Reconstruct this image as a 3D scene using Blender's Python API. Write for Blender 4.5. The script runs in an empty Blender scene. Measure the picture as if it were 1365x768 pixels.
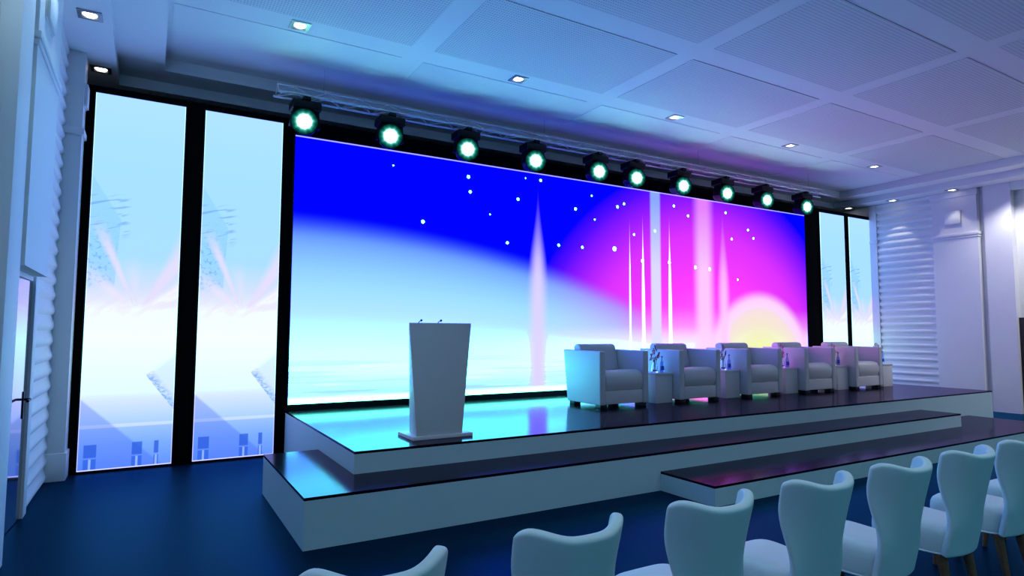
import bpy, bmesh, math, random
from mathutils import Vector, Matrix
R = math.radians
random.seed(7)
COL = bpy.context.scene.collection
scene = bpy.context.scene

# ------------------------------------------------------------------ materials
def srgb(r, g, b):
    f = lambda c: (c/255/12.92) if c/255 <= .04045 else ((c/255+.055)/1.055)**2.4
    return (f(r), f(g), f(b), 1)

def mat(name, col, rough=.5, metal=0, noise=0, nscale=20, bump=0, bscale=200, spec=.5, trans=0, ior=1.45, emit=None, estr=0, coat=0):
    m = bpy.data.materials.new(name); m.use_nodes = True
    nt = m.node_tree; b = nt.nodes['Principled BSDF']
    b.inputs['Base Color'].default_value = col
    b.inputs['Roughness'].default_value = rough
    b.inputs['Metallic'].default_value = metal
    b.inputs['Specular IOR Level'].default_value = spec
    b.inputs['Transmission Weight'].default_value = trans
    b.inputs['IOR'].default_value = ior
    b.inputs['Coat Weight'].default_value = coat
    if emit:
        b.inputs['Emission Color'].default_value = emit
        b.inputs['Emission Strength'].default_value = estr
    tc = nt.nodes.new('ShaderNodeTexCoord')
    if noise:
        n = nt.nodes.new('ShaderNodeTexNoise'); n.inputs['Scale'].default_value = nscale
        n.inputs['Detail'].default_value = 4
        nt.links.new(tc.outputs['Object'], n.inputs['Vector'])
        mx = nt.nodes.new('ShaderNodeMix'); mx.data_type = 'RGBA'
        mx.inputs['A'].default_value = tuple(c*(1-noise) for c in col[:3])+(1,)
        mx.inputs['B'].default_value = tuple(min(1, c*(1+noise)) for c in col[:3])+(1,)
        nt.links.new(n.outputs['Fac'], mx.inputs['Factor'])
        nt.links.new(mx.outputs['Result'], b.inputs['Base Color'])
    if bump:
        n2 = nt.nodes.new('ShaderNodeTexNoise'); n2.inputs['Scale'].default_value = bscale
        nt.links.new(tc.outputs['Object'], n2.inputs['Vector'])
        bp = nt.nodes.new('ShaderNodeBump'); bp.inputs['Strength'].default_value = bump
        bp.inputs['Distance'].default_value = .002
        nt.links.new(n2.outputs['Fac'], bp.inputs['Height'])
        nt.links.new(bp.outputs['Normal'], b.inputs['Normal'])
    return m

class V:                                   # tiny expression builder over Math nodes
    nt = None
    def __init__(s, x): s.x = x
    @staticmethod
    def op(o, *a):
        n = V.nt.nodes.new('ShaderNodeMath'); n.operation = o
        for i, q in enumerate(a):
            q = q.x if isinstance(q, V) else q
            if isinstance(q, (int, float)): n.inputs[i].default_value = q
            else: V.nt.links.new(q, n.inputs[i])
        return V(n.outputs[0])
    def __add__(s, o): return V.op('ADD', s, o)
    __radd__ = __add__
    def __sub__(s, o): return V.op('SUBTRACT', s, o)
    def __rsub__(s, o): return V.op('SUBTRACT', o, s)
    def __mul__(s, o): return V.op('MULTIPLY', s, o)
    __rmul__ = __mul__
    def __truediv__(s, o): return V.op('DIVIDE', s, o)
    def __pow__(s, o): return V.op('POWER', s, o)
    def abs(s): return V.op('ABSOLUTE', s)
    def sqrt(s): return V.op('SQRT', s)
def vmax(a, b): return V.op('MAXIMUM', a, b)
def vmin(a, b): return V.op('MINIMUM', a, b)
def step(lo, hi, x):                       # smooth ramp 0..1 between lo and hi (either order)
    n = V.nt.nodes.new('ShaderNodeMapRange'); n.interpolation_type = 'SMOOTHSTEP'; n.clamp = True
    inv = lo > hi
    a, b = (hi, lo) if inv else (lo, hi)
    n.inputs['From Min'].default_value = a; n.inputs['From Max'].default_value = b
    n.inputs['To Min'].default_value = 1 if inv else 0; n.inputs['To Max'].default_value = 0 if inv else 1
    V.nt.links.new(x.x, n.inputs['Value']); return V(n.outputs['Result'])
def cmix(f, a, b):                         # colour mix; a, b tuples or sockets
    n = V.nt.nodes.new('ShaderNodeMix'); n.data_type = 'RGBA'
    if isinstance(f, V): V.nt.links.new(f.x, n.inputs['Factor'])
    else: n.inputs['Factor'].default_value = f
    for k, q in (('A', a), ('B', b)):
        if isinstance(q, tuple): n.inputs[k].default_value = q
        else: V.nt.links.new(q, n.inputs[k])
    return n.outputs['Result']
def ramp(x, stops):
    n = V.nt.nodes.new('ShaderNodeValToRGB'); cr = n.color_ramp
    while len(cr.elements) < len(stops): cr.elements.new(.5)
    for e, (p, c) in zip(cr.elements, stops): e.position = p; e.color = c
    V.nt.links.new(x.x, n.inputs['Fac']); return n.outputs['Color']
def noise(vx, vy, scale, detail=3):
    c = V.nt.nodes.new('ShaderNodeCombineXYZ')
    V.nt.links.new(vx.x, c.inputs[0]); V.nt.links.new(vy.x, c.inputs[1])
    n = V.nt.nodes.new('ShaderNodeTexNoise'); n.inputs['Scale'].default_value = scale; n.inputs['Detail'].default_value = detail
    V.nt.links.new(c.outputs[0], n.inputs['Vector']); return V(n.outputs['Fac'])
def screen_out(color, boost, base=1.0):
    """a bright display: channels driven to full scale keep going (the panel is brighter than the exposure holds)"""
    nt = V.nt
    sp = nt.nodes.new('ShaderNodeSeparateColor'); nt.links.new(color, sp.inputs[0])
    cb = nt.nodes.new('ShaderNodeCombineColor')
    g = step(.25, .8, V(sp.outputs[1]))*step(.55, .9, V(sp.outputs[2]))
    for i in range(3):
        c = V(sp.outputs[i]); k = step((.95, .78, .72)[i], 1.0, c); o = c*base + boost[i]*k*k*((1.0-g) if i == 0 else g*.9+.1)
        nt.links.new(o.x, cb.inputs[i])
    e = nt.nodes.new('ShaderNodeEmission'); nt.links.new(cb.outputs[0], e.inputs['Color'])
    out = [n for n in nt.nodes if n.type == 'OUTPUT_MATERIAL'][0]
    nt.links.new(e.outputs[0], out.inputs['Surface'])
def screen_mat(name):
    m = bpy.data.materials.new(name); m.use_nodes = True
    nt = m.node_tree; nt.nodes.remove(nt.nodes['Principled BSDF']); V.nt = nt
    tc = nt.nodes.new('ShaderNodeTexCoord'); s = nt.nodes.new('ShaderNodeSeparateXYZ')
    nt.links.new(tc.outputs['Object'], s.inputs[0])
    return m, V(s.outputs[0]), V(s.outputs[2])

WHITE = mat('white_painted_wall', (.78, .79, .80, 1), .55, noise=.02, nscale=3)
CEIL = mat('ceiling_paint', (.80, .81, .82, 1), .7, noise=.01, nscale=2)
BLACKW = mat('black_partition', (.0008, .0008, .001, 1), .8, noise=.2, nscale=8, spec=.08)
BACKW = mat('dark_rear_wall', (.006, .0065, .008, 1), .3, noise=.15, nscale=6, spec=.3)
def sheen(name, base, gloss, rough, ior, nscale=14, bscale=300):
    m = bpy.data.materials.new(name); m.use_nodes = True; nt = m.node_tree; V.nt = nt
    nt.nodes.remove(nt.nodes['Principled BSDF'])
    tc = nt.nodes.new('ShaderNodeTexCoord')
    n = nt.nodes.new('ShaderNodeTexNoise'); n.inputs['Scale'].default_value = nscale; nt.links.new(tc.outputs['Object'], n.inputs['Vector'])
    n2 = nt.nodes.new('ShaderNodeTexNoise'); n2.inputs['Scale'].default_value = bscale; nt.links.new(tc.outputs['Object'], n2.inputs['Vector'])
    bp = nt.nodes.new('ShaderNodeBump'); bp.inputs['Strength'].default_value = .1; bp.inputs['Distance'].default_value = .001
    nt.links.new(n2.outputs['Fac'], bp.inputs['Height'])
    d = nt.nodes.new('ShaderNodeBsdfDiffuse'); g = nt.nodes.new('ShaderNodeBsdfGlossy'); fr = nt.nodes.new('ShaderNodeFresnel'); mx = nt.nodes.new('ShaderNodeMixShader')
    nt.links.new(cmix(V(n.outputs['Fac']), tuple(c*.75 for c in base)+(1,), tuple(c*1.25 for c in base)+(1,)), d.inputs['Color'])
    g.inputs['Color'].default_value = gloss+(1,); g.inputs['Roughness'].default_value = rough; fr.inputs['IOR'].default_value = ior
    for q in (d, g): nt.links.new(bp.outputs['Normal'], q.inputs['Normal'])
    nt.links.new(fr.outputs[0], mx.inputs[0]); nt.links.new(d.outputs[0], mx.inputs[1]); nt.links.new(g.outputs[0], mx.inputs[2])
    nt.links.new(mx.outputs[0], [q for q in nt.nodes if q.type == 'OUTPUT_MATERIAL'][0].inputs['Surface'])
    return m
FLOORM = sheen('dark_floor_vinyl', (.0006, .0055, .016), (.05, .25, .46), .38, 1.35)
DECK = sheen('stage_deck_gloss', (.0006, .0010, .003), (.58, .50, .66), .13, 1.36, 5, 260)
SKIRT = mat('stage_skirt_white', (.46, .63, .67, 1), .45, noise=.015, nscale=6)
EDGE = mat('deck_edge', (.012, .013, .016, 1), .3, noise=.1)
LECT = mat('white_laminate', (.68, .69, .70, 1), .4, noise=.012, nscale=10)
LEATHER = mat('white_leather', (.60, .60, .61, 1), .42, noise=.03, nscale=60, bump=.25, bscale=420)
FOOT = mat('black_foot', (.01, .01, .012, 1), .35, noise=.1)
FABRIC = mat('pale_upholstery', (.60, .68, .72, 1), .6, noise=.03, nscale=150, bump=.2, bscale=900)
WOOD = mat('dark_walnut', (.16, .065, .028, 1), .45, noise=.4, nscale=30)
BLACKM = mat('black_metal', (.003, .003, .0035, 1), .45, noise=.15, spec=.25)
ALU = mat('truss_aluminium', (.80, .81, .83, 1), .32, .45, noise=.05, nscale=40)
STEEL = mat('brushed_steel', (.35, .36, .38, 1), .3, 1, noise=.1, nscale=60)
DOORM = mat('glossy_door_laminate', (.05, .055, .07, 1), .10, noise=.06, nscale=8, coat=1)
DARKDOOR = mat('dark_door', (.008, .008, .014, 1), .35, noise=.2, nscale=8)
GLASS = mat('clear_glass', (.9, .95, 1, 1), .03, trans=1, ior=1.45)
WATER = mat('bottle_blue_glass', (.30, .45, .85, 1), .05, trans=.85, ior=1.35)
LABEL = mat('bottle_label', (.05, .10, .45, 1), .5, noise=.25, nscale=40)
CAP = mat('bottle_cap', (.05, .07, .2, 1), .35, noise=.1)
STEM = mat('branch_brown', (.03, .018, .015, 1), .6, noise=.3, nscale=40)
PETAL = mat('pink_petal', (.42, .10, .20, 1), .5, noise=.35, nscale=45)
PETALW = mat('white_petal', (.75, .62, .70, 1), .5, noise=.15, nscale=45)
PEBBLE = mat('dark_pebble', (.008, .01, .02, 1), .3, noise=.3, nscale=30)
LEAF = mat('dark_leaf', (.02, .04, .025, 1), .5, noise=.3, nscale=30)
BULB = mat('lamp_diffuser', (1, 1, 1, 1), .4, emit=(1, .96, .88, 1), estr=5)
INDIC = mat('white_indicator', (.8, .8, .85, 1), .4, emit=(.7, .8, 1, 1), estr=.5)

def perforated():
    m = mat('perforated_ceiling_tile', (.72, .73, .75, 1), .75)
    nt = m.node_tree; V.nt = nt; b = nt.nodes['Principled BSDF']
    tc = nt.nodes.new('ShaderNodeTexCoord'); s = nt.nodes.new('ShaderNodeSeparateXYZ')
    nt.links.new(tc.outputs['Object'], s.inputs[0])
    fx = V.op('FRACT', V(s.outputs[0])/.032)-.5; fy = V.op('FRACT', V(s.outputs[1])/.045)-.5
    r = (fx*fx+fy*fy).sqrt()
    k = step(.34, .24, r)
    nt.links.new(cmix(k, (.72, .73, .75, 1), (.48, .50, .53, 1)), b.inputs['Base Color'])
    return m
PERF = perforated()

def led_content():
    m, x, z = screen_mat('main_led_content')
    W, H = 11.495, 3.765
    u = x/W; v = z/H
    BLUE = srgb(0, 4, 255)
    # magenta dome over deep blue
    dx = x-8.3; dy = z+.5
    rd = (dx*dx+dy*dy).sqrt()
    col = ramp(rd/5.5, [(0, srgb(255, 120, 245)), (.30, srgb(255, 95, 250)), (.46, srgb(255, 62, 255)), (.64, srgb(222, 50, 255)),
                        (.76, srgb(150, 28, 255)), (.83, srgb(84, 14, 255)), (.885, srgb(0, 4, 255))])
    # white haze along the horizon line
    hz = step(.42, .24, v)*step(.28, .62, u)*.55
    col = cmix(hz, col, srgb(255, 200, 255))
    # planet limb
    arc = .70-.93*u*u
    t = (arc-v)/vmax(arc, .12)
    pl = ramp(t*.9+.05, [(0, srgb(20, 40, 255)), (.10, srgb(84, 128, 255)), (.20, srgb(122, 180, 255)), (.30, srgb(144, 208, 255)), (.40, srgb(162, 226, 255)), (.56, srgb(186, 235, 255)), (.70, srgb(214, 247, 255)), (.80, srgb(220, 250, 255)), (.9, srgb(178, 238, 250)), (1, srgb(196, 244, 252))])
    lil = step(.30, .58, u)
    pl = cmix(lil*.75, pl, ramp(t*.9+.05, [(0, srgb(200, 60, 255)), (.2, srgb(205, 130, 255)), (.5, srgb(206, 196, 255)), (.75, srgb(218, 236, 255)), (1, srgb(220, 246, 255))]))
    k = step(-.02, .09, arc-v)*step(.60, .50, u)
    col = cmix(k, col, pl)
    # horizontal water streaks at the foot of the picture
    st = noise(x*.35, z*7.0, 1.6, 3)
    w = step(.22, .10, v)*step(.52, .66, st)*step(.62, .4, u)
    col = cmix(w*.7, col, srgb(240, 255, 255))
    st2 = noise(x*.25+9.0, z*9.0, 1.3, 3)
    w2 = step(.20, .12, v)*step(.5, .62, st2)*step(.62, .4, u)
    col = cmix(w2*.5, col, srgb(158, 224, 248))
    # glowing horizon
    hb = step(.31, .20, v)*step(.05, .2, v)*step(.2, .55, u)
    col = cmix(hb*.85, col, srgb(246, 246, 255))
    # the sun
    sx = x-9.85; sy = z-.12
    rs = (sx*sx+sy*sy).sqrt()
    sun = ramp(rs/2.0, [(0, srgb(242, 240, 150)), (.26, srgb(244, 240, 166)), (.48, srgb(246, 238, 204)), (.66, srgb(249, 232, 222)), (.8, srgb(252, 214, 240)), (.92, srgb(252, 168, 250))])
    col = cmix(step(1.86, 1.58, rs)*.96, col, sun)
    # beams: x, half width at foot, top v, fade length, tapered?, colours
    def beam(col, bx, hw, top, fade, taper, soft, ctop, cbot, a, foot):
        d = (x-bx).abs()
        if taper: ww = hw*step(top, top-.55, v)+.004
        else: ww = V.op('ADD', v*0.0, hw)
        k = step(1.0, soft, d/ww)*step(top, top-fade, v)*a
        if foot > 0: k = k*step(foot-.03, foot+.03, v)
        return cmix(k, col, ramp(v, [(.25, cbot), (.6, cbot), (.95, ctop)]))
    col = beam(col, 8.12, .36, 1.4, .2, False, .2, srgb(240, 140, 255), srgb(253, 214, 255), .85, .10)
    col = beam(col, 8.70, .22, 1.02, .6, True, .05, srgb(220, 110, 255), srgb(255, 205, 255), .85, .12)
    col = beam(col, 4.06, .25, .97, .5, True, .05, srgb(120, 40, 255), srgb(226, 212, 255), .92, 0)
    col = beam(col, 6.79, .155, 1.4, .2, False, .62, srgb(140, 175, 255), srgb(222, 226, 255), .93, .12)
    col = beam(col, 6.13, .035, .86, .2, True, .3, srgb(255, 200, 255), srgb(255, 250, 255), .95, .12)
    col = beam(col, 6.46, .055, .89, .2, True, .4, srgb(255, 200, 255), srgb(255, 250, 255), 1, .12)
    col = beam(col, 7.16, .06, .90, .2, True, .4, srgb(255, 200, 255), srgb(255, 250, 255), 1, .12)
    stars = [(.125, .938, .022), (.236, .936, .05), (.239, .871, .045), (.168, .72, .05), (.318, .866, .045), (.271, .782, .022), (.30, .663, .045),
             (.358, .968, .045), (.391, .673, .045), (.436, .673, .045), (.423, .855, .05), (.508, .893, .05), (.522, .913, .045), (.501, .68, .075),
             (.461, .815, .03), (.543, .762, .04), (.59, .793, .05), (.635, .939, .045), (.669, .896, .045), (.685, .619, .06), (.721, .615, .06),
             (.766, .943, .045), (.827, .861, .045), (.842, .816, .045), (.781, .797, .045), (.795, .568, .035), (.561, .631, .06), (.622, .635, .06), (.331, .968, .02), (.455, .93, .03)]
    acc = None
    for (su, sv, sr) in stars:
        ax = x-su*W; ay = z-sv*H
        q = V.op('LESS_THAN', ax*ax+ay*ay, sr*sr*.32)
        acc = q if acc is None else vmax(acc, q)
    col = cmix(acc, col, (1, 1, 1, 1))
    edge = vmax(step(.03, .015, v), step(.9945, .9965, v)*.5)
    col = cmix(edge, col, (1, 1, 1, 1))
    screen_out(col, (5.0, 9.0, 5.4))
    return m

def side_content():
    m, x, z = screen_mat('side_led_content')
    u = x/.97; v = z/4.55
    col = ramp(v, [(0, srgb(96, 146, 255)), (.06, srgb(128, 178, 255)), (.115, srgb(172, 212, 255)), (.2, srgb(228, 241, 253)), (.34, srgb(247, 249, 253)),
                   (.42, srgb(244, 240, 251)), (.475, srgb(214, 228, 252)), (.56, srgb(172, 226, 255)), (.8, srgb(168, 227, 255)), (1, srgb(177, 230, 255))])
    # shattered slab, upper left
    slab = step(.0, .012, (.785-v)-u*.36)*step(.0, .01, (.335-u)-(.66-v)*.22)*step(.47, .50, v)
    col = cmix(slab*.5, col, srgb(140, 208, 250))
    grain = step(.50, .66, noise(u*3.2, v*15.0, 6, 5))
    col = cmix(slab*grain*step(.70, .56, v)*step(.40, .1, u)*.75, col, srgb(96, 172, 232))
    scr = step(.54, .60, noise(u*.7+v*3.0, v*34.0-u*2.2, 2.6, 2))
    col = cmix(scr*step(.735, .71, v)*step(.60, .64, v)*step(.46, .36, u)*.6, col, srgb(110, 168, 222))
    # rays of the burst
    px = u-.55; py = (v-.41)*4.3
    ang = V.op('ARCTAN2', px, py)
    def ray(col, a0, wd, c, top, amt):
        k = step(wd, wd*.1, (ang-a0).abs())*step(top, top-.10, v)*step(.42, .45, v)*amt
        return cmix(k, col, c)
    col = ray(col, -.12, .22, srgb(226, 230, 253), .58, .6)
    col = ray(col, -.42, .10, srgb(232, 226, 250), .67, .85)
    col = ray(col, -.85, .20, srgb(240, 232, 250), .56, .7)
    col = ray(col, .62, .24, srgb(233, 224, 249), .70, .9)
    col = ray(col, 1.05, .30, srgb(248, 240, 250), .60, .9)
    ws = step(.46, .62, noise(u*1.3+v*4.0, v*22.0-u*3.0, 2.0, 3))
    col = cmix(ws*step(.50, .46, v)*step(.33, .38, v)*.10, col, srgb(228, 208, 240))
    # falling fragment on the right
    d1 = (u-.66)-(.245-v)*3.4
    frag = step(.0, .015, d1)*step(.0, .02, (.245+(u-.66)*.19)-v)*step(.13, .15, v)
    col = cmix(frag*.32, col, srgb(170, 222, 252))
    fe = frag*step(.16, .03, d1)*step(.35, .60, noise(u*3.0, v*24.0, 6, 3))
    col = cmix(fe*.7, col, srgb(80, 160, 240))
    # building at the foot
    col = cmix(step(.113, .108, v)*.25, col, srgb(110, 160, 255))
    col = cmix(step(.106, .109, v)*step(.118, .115, v)*.6, col, srgb(222, 236, 255))
    dg = step(-.006, .006, (.90-u)*.205-v); col = cmix(dg*.45, col, srgb(72, 112, 238))
    def rect(col, u0, u1, v0, v1, c, a):
        k = step(u0-.006, u0+.006, u)*step(u1+.006, u1-.006, u)*step(v0-.0015, v0+.0015, v)*step(v1+.0015, v1-.0015, v)
        return cmix(k*a, col, c)
    for (u0, u1) in ((.06, .19), (.56, .67), (.80, .85)):
        col = rect(col, u0, u1, .033, .066, srgb(44, 96, 228), .85)
        col = rect(col, u0, u1, .002, .029, srgb(44, 100, 230), .8)
        col = rect(col, (u0+u1)/2-.012, (u0+u1)/2+.012, .002, .029, srgb(160, 195, 255), .8)
    e = vmax(vmax(step(.009, .004, u), step(.991, .996, u)), step(.0035, .002, v))
    col = cmix(e*.7, col, (1, 1, 1, 1))
    screen_out(col, (.0, 1.0, 1.0))
    return m

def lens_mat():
    m = bpy.data.materials.new('spotlight_lens_halo'); m.use_nodes = True
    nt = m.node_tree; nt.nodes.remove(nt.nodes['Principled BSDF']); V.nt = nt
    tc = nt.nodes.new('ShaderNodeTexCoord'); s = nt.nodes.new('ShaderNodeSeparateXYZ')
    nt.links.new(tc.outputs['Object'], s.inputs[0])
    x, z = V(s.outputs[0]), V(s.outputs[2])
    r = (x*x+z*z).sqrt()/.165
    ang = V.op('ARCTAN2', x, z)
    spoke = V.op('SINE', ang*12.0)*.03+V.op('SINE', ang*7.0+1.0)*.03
    c = ramp(r+spoke*step(.5, .8, r), [(0, (30, 112, 98, 1)), (.40, (25, 96, 82, 1)), (.50, (2, 5, 4.5, 1)), (.58, (.7, 1.4, 1.2, 1)), (.68, (.05, .46, .36, 1)), (.82, (.004, .13, .10, 1)), (1, (0, .025, .022, 1))])  # white core; the teal glare halo around it is painted into the emission
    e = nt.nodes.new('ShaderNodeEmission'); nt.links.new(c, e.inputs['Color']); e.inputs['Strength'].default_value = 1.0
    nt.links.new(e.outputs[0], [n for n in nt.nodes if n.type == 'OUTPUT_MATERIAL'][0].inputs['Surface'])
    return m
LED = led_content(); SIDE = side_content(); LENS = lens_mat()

# ------------------------------------------------------------------ geometry helpers
def finish(bm, smooth=None):
    bmesh.ops.recalc_face_normals(bm, faces=bm.faces[:])
    return bm
def obj(name, bm, material, parent=None, loc=(0, 0, 0), smooth=40):
    me = bpy.data.meshes.new(name); finish(bm).to_mesh(me); bm.free()
    me.materials.append(material)
    if smooth:
        for p in me.polygons: p.use_smooth = True
        me.set_sharp_from_angle(angle=R(smooth))
    o = bpy.data.objects.new(name, me); COL.objects.link(o); o.location = loc
    if parent: o.parent = parent
    return o
def box(bm, x0, x1, y0, y1, z0, z1, bev=0, seg=2):
    vs = [bm.verts.new((x, y, z)) for x in (x0, x1) for y in (y0, y1) for z in (z0, z1)]
    fs = [bm.faces.new([vs[i] for i in q]) for q in ((0, 1, 3, 2), (4, 6, 7, 5), (0, 4, 5, 1), (2, 3, 7, 6), (0, 2, 6, 4), (1, 5, 7, 3))]
    bmesh.ops.recalc_face_normals(bm, faces=fs)
    if bev:
        es = list({e for f in fs for e in f.edges})
        bmesh.ops.bevel(bm, geom=es, offset=bev, segments=seg, profile=.5, affect='EDGES')
    return bm
def B(*a, **k): return box(bmesh.new(), *a, **k)
def hexa(bm, bot, top, bev=0, seg=2):      # 4 bottom + 4 top corners, same winding
    vb = [bm.verts.new(p) for p in bot]; vt = [bm.verts.new(p) for p in top]
    fs = [bm.faces.new(vb[::-1]), bm.faces.new(vt)]
    n = len(vb)
    for i in range(n): fs.append(bm.faces.new((vb[i], vb[(i+1) % n], vt[(i+1) % n], vt[i])))
    bmesh.ops.recalc_face_normals(bm, faces=fs)
    if bev:
        bmesh.ops.bevel(bm, geom=list({e for f in fs for e in f.edges}), offset=bev, segments=seg, profile=.5, affect='EDGES')
    return bm
def tube(bm, pts, r, n=8, cap=True):
    pts = [Vector(p) for p in pts]; rings = []
    rr = r if isinstance(r, (list, tuple)) else [r]*len(pts)
    for i, p in enumerate(pts):
        d = (pts[min(i+1, len(pts)-1)]-pts[max(i-1, 0)]).normalized()
        a = d.cross(Vector((0, 0, 1)) if abs(d.z) < .9 else Vector((1, 0, 0))).normalized(); b = d.cross(a)
        rings.append([bm.verts.new(p+(a*math.cos(t)+b*math.sin(t))*rr[i]) for t in [2*math.pi*k/n for k in range(n)]])
    for A, C in zip(rings, rings[1:]):
        for k in range(n): bm.faces.new((A[k], A[(k+1) % n], C[(k+1) % n], C[k]))
    if cap: bm.faces.new(rings[0][::-1]); bm.faces.new(rings[-1])
    return bm
def lathe(bm, prof, n=20, c=(0, 0, 0), axis='Z'):
    rings = []
    for (r, h) in prof:
        ring = []
        for k in range(n):
            t = 2*math.pi*k/n; a, b = r*math.cos(t), r*math.sin(t)
            p = (a, b, h) if axis == 'Z' else (a, -h, b)
            ring.append(bm.verts.new((p[0]+c[0], p[1]+c[1], p[2]+c[2])))
        rings.append(ring)
    for A, C in zip(rings, rings[1:]):
        for k in range(n): bm.faces.new((A[k], A[(k+1) % n], C[(k+1) % n], C[k]))
    if prof[0][0] > 1e-6: bm.faces.new(rings[0][::-1])
    if prof[-1][0] > 1e-6: bm.faces.new(rings[-1])
    bmesh.ops.remove_doubles(bm, verts=bm.verts[:], dist=1e-6)
    return bm
def blob(bm, c, r, sub=2, sc=(1, 1, 1)):
    q = bmesh.ops.create_icosphere(bm, subdivisions=sub, radius=r)
    for v in q['verts']: v.co = Vector((v.co.x*sc[0]+c[0], v.co.y*sc[1]+c[1], v.co.z*sc[2]+c[2]))
    return bm
def tag(o, label, cat, group=None):
    o['label'] = label; o['category'] = cat
    if group: o['group'] = group
    return o
def thing(name, label, cat, loc=(0, 0, 0), rotz=0, group=None):
    o = bpy.data.objects.new(name, None); COL.objects.link(o); o.location = loc; o.rotation_euler = (0, 0, rotz)
    o.empty_display_size = .1
    return tag(o, label, cat, group)
def struct(name, bm, m, parent=None, label=None, smooth=40):
    o = obj(name, bm, m, parent, smooth=smooth)
    if parent is None:
        o['kind'] = 'structure'
        if label: o['label'] = label
    return o
def dup(root, loc, label):
    def cp(o, par):
        c = o.copy(); COL.objects.link(c)
        if par: c.parent = par
        for ch in list(o.children): cp(ch, c)
        return c
    r = cp(root, None); r.location = loc; r['label'] = label
    return r
ORD = ['first', 'second', 'third', 'fourth', 'fifth', 'sixth', 'seventh', 'eighth', 'ninth', 'tenth']

# ------------------------------------------------------------------ the room
YB = -7.0
struct('floor', B(-1.6, 17.2, YB, 10.2, -.1, 0), FLOORM, label='dark navy floor of the hall')
ZS, ZM, ZC = 4.95, 5.09, 5.25
bm = bmesh.new()
box(bm, .045, 14.95, YB, 9.1, ZC, ZC+.15)                       # raised field
for (x0, x1, y0, y1) in ((-.47, .045, YB, 9.55), (14.95, 15.40, YB, 9.55), (.045, 14.95, 9.1, 9.55)): box(bm, x0, x1, y0, y1, ZM, ZC+.15)
for (x0, x1, y0, y1) in ((-1.6, -.47, YB, 10.2), (15.40, 17.2, YB, 10.2), (-.47, 15.40, 9.55, 10.2)): box(bm, x0, x1, y0, y1, ZS, ZC+.15)
ceiling = struct('ceiling', bm, CEIL, label='white coffered ceiling stepping down to a soffit', smooth=0)
xs = [(.10, 2.70), (3.0, 5.71), (6.0, 8.69), (8.99, 11.70), (12.0, 14.90)]
ys = [(7.46, 8.95), (5.56, 7.09), (3.70, 5.215), (1.84, 3.36), (-.02, 1.50), (-1.88, -.36), (-3.74, -2.22)]
for (x0, x1) in xs:
    for (y0, y1) in ys: obj('ceiling_panel', B(x0, x1, y0, y1, ZC-.006, ZC+.02), PERF if y0 < 7 else CEIL, ceiling, smooth=0)

# left wall
bm = bmesh.new()
box(bm, -1.3, -.96, YB, 5.3, 0, ZS)
box(bm, -1.3, -.96, 5.3, 10.2, 2.17, ZS); box(bm, -1.3, -.96, 7.1, 10.2, 0, 2.17); box(bm, -1.3, -1.06, 5.3, 7.1, 0, 2.17)
struct('wall_left', bm, WHITE, label='white left wall of the hall', smooth=0)
def slats(x, sgn, y0, y1, pitch=.168, depth=.045, z1=ZS):
    prof = []; n = int(z1/pitch)+1
    for i in range(n):
        for k in range(8):
            t = k/7; z = i*pitch+pitch*t
            if z > z1: continue
            prof.append((x+sgn*(.012+depth*(.5+.5*math.cos(2*math.pi*((t**.62+.5) % 1.0)))), z))
    prof2 = [(x-sgn*.02, z1), (x-sgn*.02, 0)]
    bm = bmesh.new()
    A = [bm.verts.new((a, y0, b)) for a, b in prof+prof2]; C = [bm.verts.new((a, y1, b)) for a, b in prof+prof2]
    n = len(A)
    for i in range(n): bm.faces.new((A[i], A[(i+1) % n], C[(i+1) % n], C[i]))
    bm.faces.new(A); bm.faces.new(C[::-1])
    return bm
struct('trim_1', slats(-.96, 1, 7.26, 8.63, .168, .027), WHITE, label='ribbed white wall panel between the door and the left screens', smooth=50)
bm = bmesh.new()
box(bm, -.96, -.765, 8.63, 8.92, .30, ZS); box(bm, -.96, -.745, 8.61, 8.92, 0, .31, .008)
box(bm, -.96, -.74, 8.60, 8.92, 3.96, 4.04, .012)
struct('trim_2', bm, WHITE, label='white corner column beside the left screens')
bm = bmesh.new()
box(bm, -.96, -.82, 5.80, 7.02, 2.17, ZS); box(bm, -.96, -.795, 5.775, 7.045, 3.92, 3.98, .012); box(bm, -.96, -.805, 5.79, 7.03, 3.87, 3.92, .008)
struct('trim_3', bm, WHITE, label='white overhanging pier above the left door')
struct('trim_4', B(-1.06, -.84, 5.29, 5.76, 0, ZS, .006), WHITE, label='white pilaster nearest the camera on the left wall')
bm = bmesh.new(); box(bm, -1.06, -.91, 7.09, 7.27, 0, 2.30, .004); box(bm, -1.06, -.93, 5.76, 7.09, 2.13, 2.172, .004)
struct('trim_5', bm, WHITE, label='white casing of the left door')
d = struct('door_1', hexa(bmesh.new(), [(-1.055, 5.90, .01), (-1.055, 7.085, .01), (-.935, 7.085, .01), (-.985, 5.90, .01)], [(-1.055, 5.90, 2.125), (-1.055, 7.085, 2.125), (-.935, 7.085, 2.125), (-.985, 5.90, 2.125)]), DOORM, label='glossy grey door in the left wall')
bm = bmesh.new(); box(bm, -.948, -.932, 6.95, 6.985, .90, 1.14, .004); tube(bm, [(-.94, 6.967, 1.07), (-.895, 6.967, 1.07), (-.888, 6.955, 1.07), (-.888, 6.82, 1.065)], .011, 10)
obj('door_handle', bm, BLACKM, d)

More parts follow.
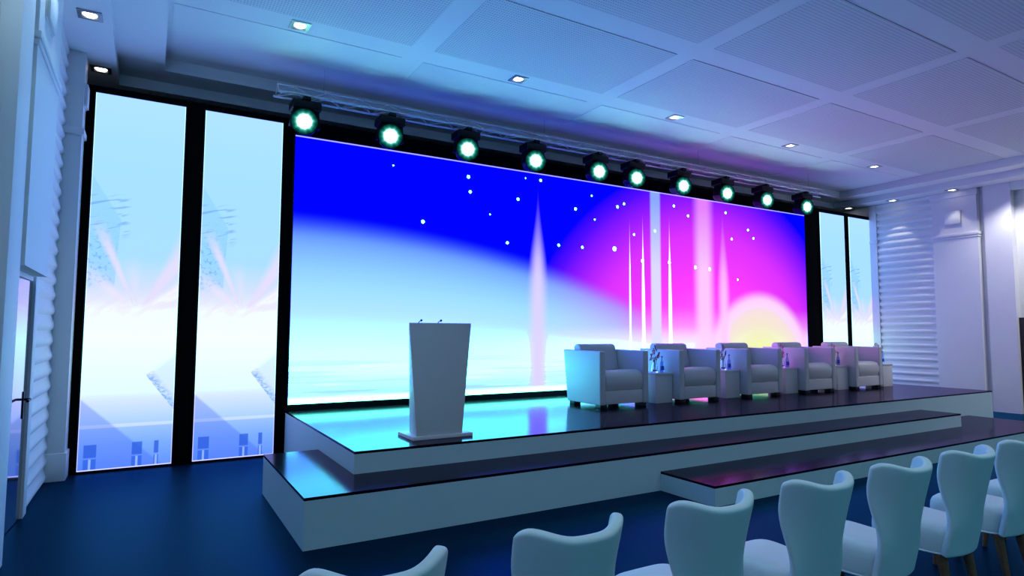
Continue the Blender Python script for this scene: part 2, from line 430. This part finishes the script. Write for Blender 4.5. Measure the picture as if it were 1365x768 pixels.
# right wall
bm = bmesh.new(); box(bm, 15.92, 17.2, 7.40, 10.2, 0, ZS); box(bm, 16.08, 17.2, YB, 7.40, 0, ZS)
struct('wall_right', bm, WHITE, label='white right wall of the hall', smooth=0)
struct('trim_6', slats(15.93, -1, 7.42, 8.72), WHITE, label='ribbed white wall panel beside the right screens', smooth=50)
bm = bmesh.new(); box(bm, 15.85, 16.6, 6.50, 7.42, 0, ZS)
box(bm, 15.82, 16.6, 6.47, 7.44, 3.90, 3.97, .012); box(bm, 15.835, 16.6, 6.485, 7.43, 3.85, 3.90, .01); box(bm, 15.825, 16.6, 6.475, 7.44, 4.80, ZS-.002, .015)
struct('trim_7', bm, WHITE, label='white pier with a ledge on the right wall')
bm = bmesh.new(); box(bm, 15.88, 16.6, 5.88, 6.38, 0, ZS); box(bm, 15.99, 16.6, 6.38, 6.50, 0, ZS); box(bm, 15.90, 16.6, YB, 5.88, 4.78, ZS)
struct('trim_8', bm, WHITE, label='white flat wall strip right of the pier')
bm = bmesh.new(); box(bm, 15.86, 15.93, 8.72, 8.90, 0, ZS); box(bm, 15.84, 15.93, 8.70, 8.90, 3.96, 4.04, .012); box(bm, 15.845, 15.93, 8.705, 8.90, 0, .3, .008)
struct('trim_9', bm, WHITE, label='white corner column beside the right screens')
d = struct('door_2', B(15.98, 16.079, 4.8, 5.875, .005, 2.03, .004), DARKDOOR, label='dark door at the right edge')
bm = bmesh.new(); box(bm, 15.955, 15.982, 4.95, 4.99, .92, 1.14, .004); tube(bm, [(15.96, 4.97, 1.06), (15.92, 4.97, 1.06), (15.915, 5.09, 1.06)], .011, 8)
obj('door_handle', bm, STEEL, d)
struct('wall_back', B(-1.6, 17.2, 10.0, 10.2, 0, ZS), BACKW, label='dark rear wall above the screens', smooth=0)
struct('wall_screen', B(-.763, 16.0, 8.93, 9.12, 0, 4.68), BLACKW, label='black partition carrying the screens', smooth=0)

# ------------------------------------------------------------------ screens
def screen(name, label, w, h, loc, content, fr=.02, group=None):
    t = thing(name, label, 'screen', loc, 0, group)
    obj('display_panel', B(0, w, 0, .012, 0, h), content, t, smooth=0)
    bm = bmesh.new()
    box(bm, -fr, w+fr, .012, .035, -fr, h+fr, .003)
    obj('frame', bm, BLACKM, t)
    return t
main = screen('led_wall', 'huge central video wall showing a blue and magenta space sunrise', 11.495, 3.765, (1.678, 8.895, .68), LED)
obj('plinth', B(-.05, 11.545, .008, .034, -.08, -.021), BLACKM, main)
G = 'tall side screens flanking the video wall'
for nm, x in (('tall pale blue screen leftmost on the black wall, beside the ribbed left wall', -.667), ('tall pale blue screen between the leftmost screen and the video wall', .535),
              ('tall narrow screen just right of the big video wall', 13.785), ('tall narrow screen farthest right, beside the ribbed right wall', 14.965)):
    screen('side_screen', nm, .97, 4.55, (x, 8.895, .033), SIDE, .016, G)

# ------------------------------------------------------------------ stage
def platform(label, rects, z0, z1, loc, edge=.024):
    t = thing('stage_platform' if z1 > .5 else 'stage_step', label, 'stage' if z1 > .5 else 'step', loc)
    a = bmesh.new(); b = bmesh.new()
    for (x0, x1, y0, y1) in rects:
        box(a, x0, x1, y0, y1, z0, z1-edge)
        box(b, x0, x1, y0, y1, z1-edge, z1)
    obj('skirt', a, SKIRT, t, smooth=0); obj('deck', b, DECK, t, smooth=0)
    return t
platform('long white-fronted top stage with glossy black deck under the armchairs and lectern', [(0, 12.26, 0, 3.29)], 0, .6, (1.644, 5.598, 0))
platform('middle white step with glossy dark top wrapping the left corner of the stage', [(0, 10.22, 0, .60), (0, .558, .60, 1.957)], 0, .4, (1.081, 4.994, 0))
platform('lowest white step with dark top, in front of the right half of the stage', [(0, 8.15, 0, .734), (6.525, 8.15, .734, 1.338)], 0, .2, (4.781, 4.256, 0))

# ------------------------------------------------------------------ lectern
t = thing('lectern', 'white tapered lectern standing on a flat base at the left of the stage', 'lectern', (2.6, 6.0, .6))
obj('base', B(-.30, .365, -.15, .28, 0, .036, .004), LECT, t)
X = lambda q: q-2.6
bm = bmesh.new()
hexa(bm, [(X(2.345), -.135, .036), (X(2.85), -.135, .036), (X(2.81), .17, .036), (X(2.385), .17, .036)],
     [(X(2.257), -.11, 1.175), (X(2.957), -.11, 1.175), (X(2.85), .19, 1.11), (X(2.37), .19, 1.11)], .006)
obj('body', bm, LECT, t)
for sx in (-.165, .055):
    bm = bmesh.new(); tube(bm, [(sx, .10, 1.12), (sx, .10, 1.15), (sx-.005, .06, 1.185), (sx-.012, -.0, 1.195)], .005, 8)
    mic = obj('microphone', bm, BLACKM, t)
    bm = bmesh.new(); tube(bm, [(sx-.012, .0, 1.195), (sx-.022, -.05, 1.20)], [.008, .011], 10); blob(bm, (sx-.022, -.05, 1.20), .012, 2)
    obj('microphone_head', bm, BLACKM, mic)

# ------------------------------------------------------------------ armchairs
def make_armchair(label):
    t = thing('armchair', label, 'armchair', (0, 0, 0), 0, 'white armchairs lined up on the stage')
    W = .92
    for s in (0, 1):                                             # arms: front edge vertical, back edge leaning
        x0, x1 = (0, .105) if s == 0 else (W-.105, W)
        bm = bmesh.new()
        hexa(bm, [(x0, 0, .048), (x1, 0, .048), (x1, .80, .048), (x0, .80, .048)], [(x0, 0, .81), (x1, 0, .81), (x1, .90, .82), (x0, .90, .82)], .016, 3)
        obj('arm', bm, LEATHER, t)
    obj('front_rail', B(.108, W-.108, .012, .16, .052, .245, .014, 3), LEATHER, t)
    bm = bmesh.new(); hexa(bm, [(.108, .66, .052), (W-.108, .66, .052), (W-.108, .79, .052), (.108, .79, .052)], [(.108, .76, .80), (W-.108, .76, .80), (W-.108, .88, .80), (.108, .88, .80)], .012, 2)
    obj('back_panel', bm, LEATHER, t)
    bm = bmesh.new()                                             # thick seat cushion with crowned front
    n = 10; prof = [(.03, .252), (.008, .30), (.0, .37), (.006, .44), (.035, .495), (.085, .522), (.16, .532), (.35, .520), (.60, .505), (.62, .252)]
    A = [bm.verts.new((.112, y, z)) for y, z in prof]; C = [bm.verts.new((W-.112, y, z)) for y, z in prof]
    for i in range(len(A)): bm.faces.new((A[i], A[(i+1) % len(A)], C[(i+1) % len(A)], C[i]))
    f1 = bm.faces.new(A); f2 = bm.faces.new(C[::-1])
    bmesh.ops.recalc_face_normals(bm, faces=bm.faces[:])
    bmesh.ops.bevel(bm, geom=[e for e in list(f1.edges)+list(f2.edges)], offset=.014, segments=3, profile=.5, affect='EDGES')
    obj('seat_cushion', bm, LEATHER, t, smooth=60)
    bm = bmesh.new()                                             # backrest with rolled top standing above the arms
    prof = [(.545, .515), (.565, .64), (.60, .76), (.612, .82), (.622, .868), (.65, .895), (.70, .905), (.75, .898), (.782, .87), (.79, .83), (.757, .79), (.70, .515)]
    A = [bm.verts.new((.114, y, z)) for y, z in prof]; C = [bm.verts.new((W-.114, y, z)) for y, z in prof]
    for i in range(len(A)): bm.faces.new((A[i], A[(i+1) % len(A)], C[(i+1) % len(A)], C[i]))
    f1 = bm.faces.new(A); f2 = bm.faces.new(C[::-1])
    bmesh.ops.recalc_face_normals(bm, faces=bm.faces[:])
    bmesh.ops.bevel(bm, geom=[e for e in list(f1.edges)+list(f2.edges)], offset=.02, segments=3, profile=.5, affect='EDGES')
    obj('backrest', bm, LEATHER, t, smooth=60)
    for fx in (.03, W-.15):
        for fy in (.03, .66): obj('foot', B(fx, fx+.12, fy, fy+.12, 0, .0535, .004), FOOT, t)
    return t
AX = [5.54+1.56*i for i in range(5)]
alab = ['leftmost white leather armchair on the stage, its left side lit cyan', 'second white armchair from the left, between the first two side tables', 'middle white armchair of the five on the stage',
        'fourth white armchair from the left on the stage', 'rightmost white armchair on the stage, in front of the narrow right screens']
arm = make_armchair(alab[0]); arm.location = (AX[0], 6.965, .6)
for i in range(1, 5): dup(arm, (AX[i], 6.965, .6), alab[i])

# ------------------------------------------------------------------ side tables, vases, bottles
TX = [6.725, 8.285, 9.845, 11.405, 12.965]
def make_table(label):
    t = thing('side_table', label, 'side table', (0, 0, 0), 0, 'white cube side tables between the armchairs')
    obj('pedestal', B(.006, .354, .008, .382, 0, .425, .003), LECT, t)
    obj('tabletop', B(0, .36, 0, .39, .425, .458, .004), LECT, t)
    return t
tlab = ['white box side table right of the leftmost armchair', 'white box side table right of the second armchair from the left', 'white box side table right of the middle armchair',
        'white box side table between the two rightmost armchairs', 'white box side table at the right end of the armchair row']
tb = make_table(tlab[0]); tb.location = (TX[0], 7.1, .6)
for i in range(1, 5): dup(tb, (TX[i], 7.1, .6), tlab[i])
def make_vase(label):
    t = thing('flower_vase', label, 'vase', (0, 0, 0), 0, 'flower vases on the side tables')
    bm = bmesh.new(); lathe(bm, [(.0, .0), (.045, .0), (.05, .02), (.045, .09), (.03, .15), (.026, .17), (.022, .17), (.026, .15), (.040, .09), (.044, .025), (0, .012)], 20)
    obj('glass_vase', bm, GLASS, t)
    bm = bmesh.new()
    for k in range(7):
        a = k*2.4; r = .022 if k else 0
        blob(bm, (r*math.cos(a), r*math.sin(a), .03+.008*(k % 2)), .014, 2, (1, 1, .8))
    obj('pebbles', bm, PEBBLE, t)
    rnd = random.Random(4)
    tips = [(-.045, -.01, .33), (.02, .01, .41), (.065, -.015, .30), (.0, .02, .25)]
    bm = bmesh.new()
    for (a, b, c) in tips: tube(bm, [(0, 0, .03), (a*.15, b*.2, .15), (a*.7, b, .22), (a, b, c)], [.004, .0035, .003, .002], 6)
    obj('branch', bm, STEM, t)
    spots = [(-.045, -.012, .325), (-.065, .0, .27), (.02, .0, .40), (.05, .01, .35), (.072, -.02, .295), (.035, -.03, .255), (-.02, -.03, .225), (.008, .03, .305), (-.055, .02, .215), (.085, .0, .245), (-.012, -.02, .36)]
    for i, (a, b, c) in enumerate(spots):
        bm = bmesh.new()
        for q in range(5):
            an = q*1.257+i; blob(bm, (a+.019*math.cos(an), b+.014*math.sin(an*1.3), c+.019*math.sin(an)), .0125, 1, (1, .8, 1))
        obj('blossom', bm, PETAL if i % 3 else PETALW, t)
    for (a, b, c) in ((-.02, -.02, .19), (.025, -.01, .205), (.0, .02, .18)):
        bm = bmesh.new(); blob(bm, (a, b, c), .02, 2, (.5, .4, 1.2)); obj('leaf', bm, LEAF, t)
    return t
vlab = ['small glass vase of pink blossom beside the leftmost armchair', 'small glass vase of pink blossom beside the second armchair', 'small glass vase of pink blossom beside the middle armchair',
        'small glass vase of pink blossom beside the fourth armchair', 'small glass vase on the side table at the right end, half hidden by the armchair']
VX = [6.84, 8.39, 9.94, 11.50, 13.03]
vs = make_vase(vlab[0]); vs.location = (VX[0], 7.24, 1.0582)
for i in range(1, 5): o = dup(vs, (VX[i], 7.24, 1.0582), vlab[i]); o.rotation_euler.z = .4*i
def make_bottle(label):
    t = thing('water_bottle', label, 'bottle', (0, 0, 0), 0, 'water bottles on the side tables')
    bm = bmesh.new(); lathe(bm, [(0, 0), (.027, 0), (.031, .006), (.031, .125), (.026, .15), (.015, .18), (.0125, .2), (.0125, .232), (0, .232)], 20); obj('glass_body', bm, WATER, t)
    bm = bmesh.new(); lathe(bm, [(.0315, .035), (.032, .036), (.032, .10), (.0315, .101)], 20); obj('bottle_label', bm, LABEL, t)
    bm = bmesh.new(); lathe(bm, [(0, .2325), (.0145, .2325), (.0145, .252), (.012, .256), (0, .256)], 16); obj('cap', bm, CAP, t)
    return t
blab = ['blue water bottle on the side table right of the leftmost armchair', 'blue water bottle on the side table right of the second armchair', 'blue water bottle on the side table right of the middle armchair',
        'blue water bottle on the side table between the two rightmost armchairs', 'blue water bottle on the last side table, against the ribbed right wall']
bt = make_bottle(blab[0]); bt.location = (TX[0]+.29, 7.26, 1.0582)
for i in range(1, 5): dup(bt, (TX[i]+.28, 7.26, 1.0582), blab[i])

# ------------------------------------------------------------------ truss and moving heads
TY, TZ = 8.38, 4.80
t = thing('lighting_truss', 'long aluminium lattice truss hung in front of the top of the video wall', 'truss', (7.0, TY, TZ))
L0, L1 = 1.33-7, 13.2-7
ch = [((L0, -.12, 0), (L1, -.12, 0)), ((L0-.03, .12, 0), (L1, .12, 0)), ((L0, 0, .135), (L1-.15, 0, .135))]
for a, b in ch:
    bm = bmesh.new(); tube(bm, [a, b], .014 if a[2] == 0 else .011, 10); obj('chord', bm, ALU, t)
bm = bmesh.new(); n = 54; dx = (L1-L0-.15)/n
for i in range(n):
    xa = L0+i*dx
    for s in (-1, 1):
        p0, p1 = ((xa, s*.12, 0), (xa+dx, 0, .135)) if i % 2 == 0 else ((xa, 0, .135), (xa+dx, s*.12, 0))
        tube(bm, [p0, p1], .005, 6)
    tube(bm, [(xa, -.12 if i % 2 else .12, 0), (xa+dx, .12 if i % 2 else -.12, 0)], .005, 6)
for xe in (L0, L1-.15):
    tube(bm, [(xe, -.12, 0), (xe, 0, .135)], .006, 6); tube(bm, [(xe, .12, 0), (xe, 0, .135)], .006, 6)
obj('lacing', bm, ALU, t)
for xa in (L0+.6, L0+4.2, L0+7.8, L1-.6):
    bm = bmesh.new(); tube(bm, [(xa, 0, .14), (xa, 0, ZC-TZ+.0005)], .0016, 6); obj('hanger_wire', bm, BLACKM, t)
def make_head(label):
    t = thing('moving_head_spotlight', label, 'stage light', (0, 0, 0), 0, 'moving-head stage lights on the truss')
    bm = bmesh.new(); box(bm, -.045, .045, -.14, .14, -.062, -.0125, .004); tube(bm, [(-.06, 0, -.036), (.06, 0, -.036)], .012, 8); obj('clamp', bm, BLACKM, t)
    bm = bmesh.new(); box(bm, -.19, .19, -.14, .14, -.185, -.06, .025, 3); obj('base', bm, BLACKM, t)
    bm = bmesh.new(); box(bm, .05, .075, -.123, -.119, -.10, -.085); box(bm, .085, .11, -.123, -.119, -.10, -.085); obj('indicator', bm, INDIC, t)
    for s in (-1, 1):
        bm = bmesh.new()
        hexa(bm, [(s*.165, -.05, -.40), (s*.20, -.05, -.40), (s*.20, .05, -.40), (s*.165, .05, -.40)], [(s*.12, -.085, -.165), (s*.165, -.085, -.165), (s*.165, .085, -.165), (s*.12, .085, -.165)], .008)
        obj('yoke_arm', bm, BLACKM, t)
    hd = bpy.data.objects.new('lamp_head', None)
    bm = bmesh.new()
    lathe(bm, [(0, -.20), (.09, -.195), (.135, -.15), (.15, -.08), (.155, .02), (.172, .10), (.178, .145), (.17, .15), (.168, .14), (0, .138)], 28, axis='Y')
    h = obj('lamp_head', bm, BLACKM, t, (0, 0, -.345))
    h.rotation_euler = (R(6), 0, R(-14))
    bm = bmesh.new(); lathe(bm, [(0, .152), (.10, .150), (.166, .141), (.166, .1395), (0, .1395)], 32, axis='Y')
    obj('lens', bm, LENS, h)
    bpy.data.objects.remove(hd)
    return t
HX = [1.692, 2.873, 4.087, 5.307, 6.60, 7.453, 8.611, 9.81, 11.02, 12.358]
hl = lambda i: '%s black moving-head stage light from the left on the truss, lens glowing white-teal' % ORD[i]
hd = make_head('leftmost black moving-head stage light on the truss, lens glowing white-teal'); hd.location = (HX[0], TY, TZ)
for i in range(1, 10):
    lab = hl(i) if i < 9 else 'rightmost black moving-head stage light at the far end of the truss'
    o = dup(hd, (HX[i], TY, TZ), lab)

# ------------------------------------------------------------------ downlights and wall plates
def make_down(label, z):
    t = thing('recessed_downlight', label, 'ceiling light', (0, 0, 0), 0, 'square recessed ceiling downlights')
    bm = bmesh.new()
    for (x0, x1, y0, y1) in ((-.11, .11, -.11, -.07), (-.11, .11, .07, .11), (-.11, -.07, -.07, .07), (.07, .11, -.07, .07)): box(bm, x0, x1, y0, y1, -.012, 0, .002, 1)
    obj('frame', bm, STEEL, t)
    bm = bmesh.new(); lathe(bm, [(0, -.0105), (.055, -.0095), (.064, -.004), (.064, -.0005), (0, -.0005)], 24); obj('lens', bm, BULB, t)
    return t
dl = [((1.384, 7.277, ZC), 'square ceiling downlight nearest the left in the row above the stage'), ((4.36, 7.275, ZC), 'second ceiling downlight from the left in the row above the stage'),
      ((7.386, 7.27, ZC), 'middle ceiling downlight of the five above the stage'), ((10.40, 7.27, ZC), 'fourth ceiling downlight from the left above the stage'),
      ((13.26, 7.28, ZC), 'rightmost ceiling downlight of the row above the stage'),
      ((-.655, 7.55, ZS), 'nearer soffit downlight over the left wall, at the top left corner'), ((-.645, 9.09, ZS), 'farther soffit downlight above the leftmost side screen'),
      ((15.66, 9.30, ZS), 'soffit downlight above the farthest right screen'), ((15.66, 8.19, ZS), 'soffit downlight above the right ribbed wall panel'), ((15.65, 6.88, ZS), 'soffit downlight above the white pier on the right')]
d0 = make_down(dl[0][1], ZC); d0.location = dl[0][0]
for p, lab in dl[1:]: dup(d0, p, lab)
def plate(label, x, s, y0, y1, z0, z1):
    t = thing('wall_plate', label, 'wall plate', (x, (y0+y1)/2, (z0+z1)/2))
    h, k = (y1-y0)/2, (z1-z0)/2
    bm = B(min(0, s*.012), max(0, s*.012), -h, h, -k, k, .003); obj('back_box', bm, WHITE, t)
    bm = B(min(s*.012, s*.035), max(s*.012, s*.035), -h+.01, h-.01, -k+.01, k-.01, .006); obj('cover', bm, WHITE, t)
plate('square white cover plate high on the right pier', 15.85, -1, 6.80, 7.15, 4.18, 4.50)
plate('square white cover plate high on the left pier above the door', -.82, 1, 6.03, 6.45, 4.20, 4.52)
plate('small white cover plate high on the left corner column', -.765, 1, 8.67, 8.88, 4.32, 4.60)

# ------------------------------------------------------------------ audience chairs
def make_chair(label):
    t = thing('dining_chair', label, 'chair', (0, 0, 0), 0, 'pale wing-back chairs facing the stage')
    bm = bmesh.new(); NS, NT = 16, 18; g = []
    sm = lambda q: max(0, min(1, q))**2*(3-2*max(0, min(1, q)))
    for j in range(NT+1):
        tt = j/NT; row = []
        w = .190+.004*tt+.067*sm((tt-.35)/.65)
        for i in range(NS+1):
            s = -1+2*i/NS; a = abs(s)
            top = .948+.030*sm((a-.25)/.6)-.028*max(0, (a-.82)/.18)**2.2
            z = .315+(top-.315)*tt
            curl = (.035*a**2+.115*a**2.6*sm((tt-.25)/.6))
            y = .065-.15*tt+curl
            row.append(bm.verts.new((s*w*(1-.10*a**3*sm((tt-.5)/.5)), y, z)))
        g.append(row)
    for j in range(NT):
        for i in range(NS): bm.faces.new((g[j][i], g[j][i+1], g[j+1][i+1], g[j+1][i]))
    b = obj('backrest', bm, FABRIC, t, smooth=180)
    so = b.modifiers.new('thickness', 'SOLIDIFY'); so.thickness = .048; so.offset = 0
    bv = b.modifiers.new('round', 'BEVEL'); bv.width = .016; bv.segments = 3; bv.limit_method = 'ANGLE'; bv.angle_limit = R(50)
    ss = b.modifiers.new('smooth', 'SUBSURF'); ss.levels = 1; ss.render_levels = 1
    bm = bmesh.new(); rings = []                                  # seat: crowned pad, wider at the front
    def outline(k, z, n=40):
        out = []
        for q in range(n):
            an = 2*math.pi*q/n; c, s = math.cos(an), math.sin(an)
            e = 2/5.0
            x = math.copysign(abs(c)**e, c); y = math.copysign(abs(s)**e, s)
            hw = .185+.045*(y+1)/2
            out.append((x*hw*k, .315+y*.235*k, z))
        return out
    for k, z in ((.93, .315), (.985, .325), (1, .35), (1, .42), (.985, .455), (.94, .482), (.85, .50), (.65, .513), (.4, .518), (.15, .52)):
        rings.append([bm.verts.new(p) for p in outline(k, z)])
    for A, C in zip(rings, rings[1:]):
        for q in range(40): bm.faces.new((A[q], A[(q+1) % 40], C[(q+1) % 40], C[q]))
    bm.faces.new(rings[0][::-1]); bm.faces.new(rings[-1])
    seat = obj('seat', bm, FABRIC, t, smooth=180)
    bm = bmesh.new(); p = outline(1.0, .326); tube(bm, p+[p[0]], .006, 6, cap=False); obj('piping', bm, FABRIC, seat)
    for sx in (-1, 1):
        for (y0, yb) in ((.125, .07), (.49, .52)):
            bm = bmesh.new()
            tube(bm, [(sx*.165, yb, 0), (sx*.155, y0, .318)], [.017, .033], 12); obj('leg', bm, WOOD, t)
    return t
CY = 1.915
CX = [.655+.757*i for i in range(8)]
clab = ['pale wing-back chair at the far left of the row, only its top edge in view', 'second pale wing-back chair from the left, seen in front of the long step',
        'third pale wing-back chair from the left, overlapping the left corner of the lowest step', 'fourth pale wing-back chair from the left in the row', 'fifth pale wing-back chair from the left in the row',
        'sixth pale wing-back chair from the left, its dark wooden legs in view', 'seventh pale wing-back chair from the left, cut by the right edge of the photo',
        'last pale chair on the right, only its seat showing behind the seventh chair']
c0 = make_chair(clab[0]); c0.location = (CX[0], CY, 0)
for i in range(1, 8): dup(c0, (CX[i], CY, 0), clab[i])

# ------------------------------------------------------------------ lights
def spot(loc, energy, size=58, blend=.35, col=(1, .97, .92), r=.04):
    l = bpy.data.lights.new('downlight_and_fill_beam', 'SPOT'); l.energy = energy; l.spot_size = R(size); l.spot_blend = blend; l.color = col; l.shadow_soft_size = r
    o = bpy.data.objects.new('downlight_and_fill_beam', l); COL.objects.link(o); o.location = loc; return o
for p, lab in dl:
    e = 20 if p[2] == ZS and p[0] > 10 else (7 if p[2] == ZS else 6)
    spot((p[0]-(.1 if p[0] > 15 else 0), p[1], p[2]-.03), e, 62 if p[2] == ZS else 70, .3)

for px in (1.4, 4.4, 7.4, 10.4, 13.3):
    for py, e in ((1.67, 80), (-2.05, 150), (-5.7, 320)): spot((px, py, ZC-.03), e, 130, .6, (.80, .95, .95) if py > 0 else (.26, .84, 1.05), .08)   # unseen fill spots added over and behind the audience, without fixtures
for py in (5.5, 4.2, 2.9, 1.5): spot((15.25, py, ZS-.03), 150, 125, .6, (.92, .90, 1.0), .08)      # the right soffit row goes on towards the rear
for py in (6.05, 4.6, 3.1): spot((-.60, py, ZS-.03), 30, 110, .6, (.55, .85, 1.0), .06)              # and so does the left one
w = bpy.data.worlds.new('hall_ambient'); scene.world = w; w.use_nodes = True
bg = w.node_tree.nodes['Background']; bg.inputs['Color'].default_value = (.06, .37, .52, 1); bg.inputs['Strength'].default_value = .26

# ------------------------------------------------------------------ camera
cam = bpy.data.cameras.new('camera'); co = bpy.data.objects.new('camera', cam); COL.objects.link(co)
cam.sensor_width = 36; cam.lens = 822.24/1365*36; cam.clip_start = .05; cam.clip_end = 200
pi, ya, ro = R(4.085), R(30.407), R(.207)
fw = Vector((math.sin(ya)*math.cos(pi), math.cos(ya)*math.cos(pi), math.sin(pi)))
r_ = Vector((math.cos(ya), -math.sin(ya), 0)); u_ = r_.cross(fw)
r2 = r_*math.cos(ro)+u_*math.sin(ro); u2 = u_*math.cos(ro)-r_*math.sin(ro)
M = Matrix(((r2.x, u2.x, -fw.x, 0), (r2.y, u2.y, -fw.y, 0), (r2.z, u2.z, -fw.z, 1.683), (0, 0, 0, 1)))
co.matrix_world = M
scene.camera = co
vs_ = scene.view_settings; vs_.view_transform = 'Standard'; vs_.look = 'None'; vs_.gamma = 1; vs_.exposure = 0; vs_.use_curve_mapping = False
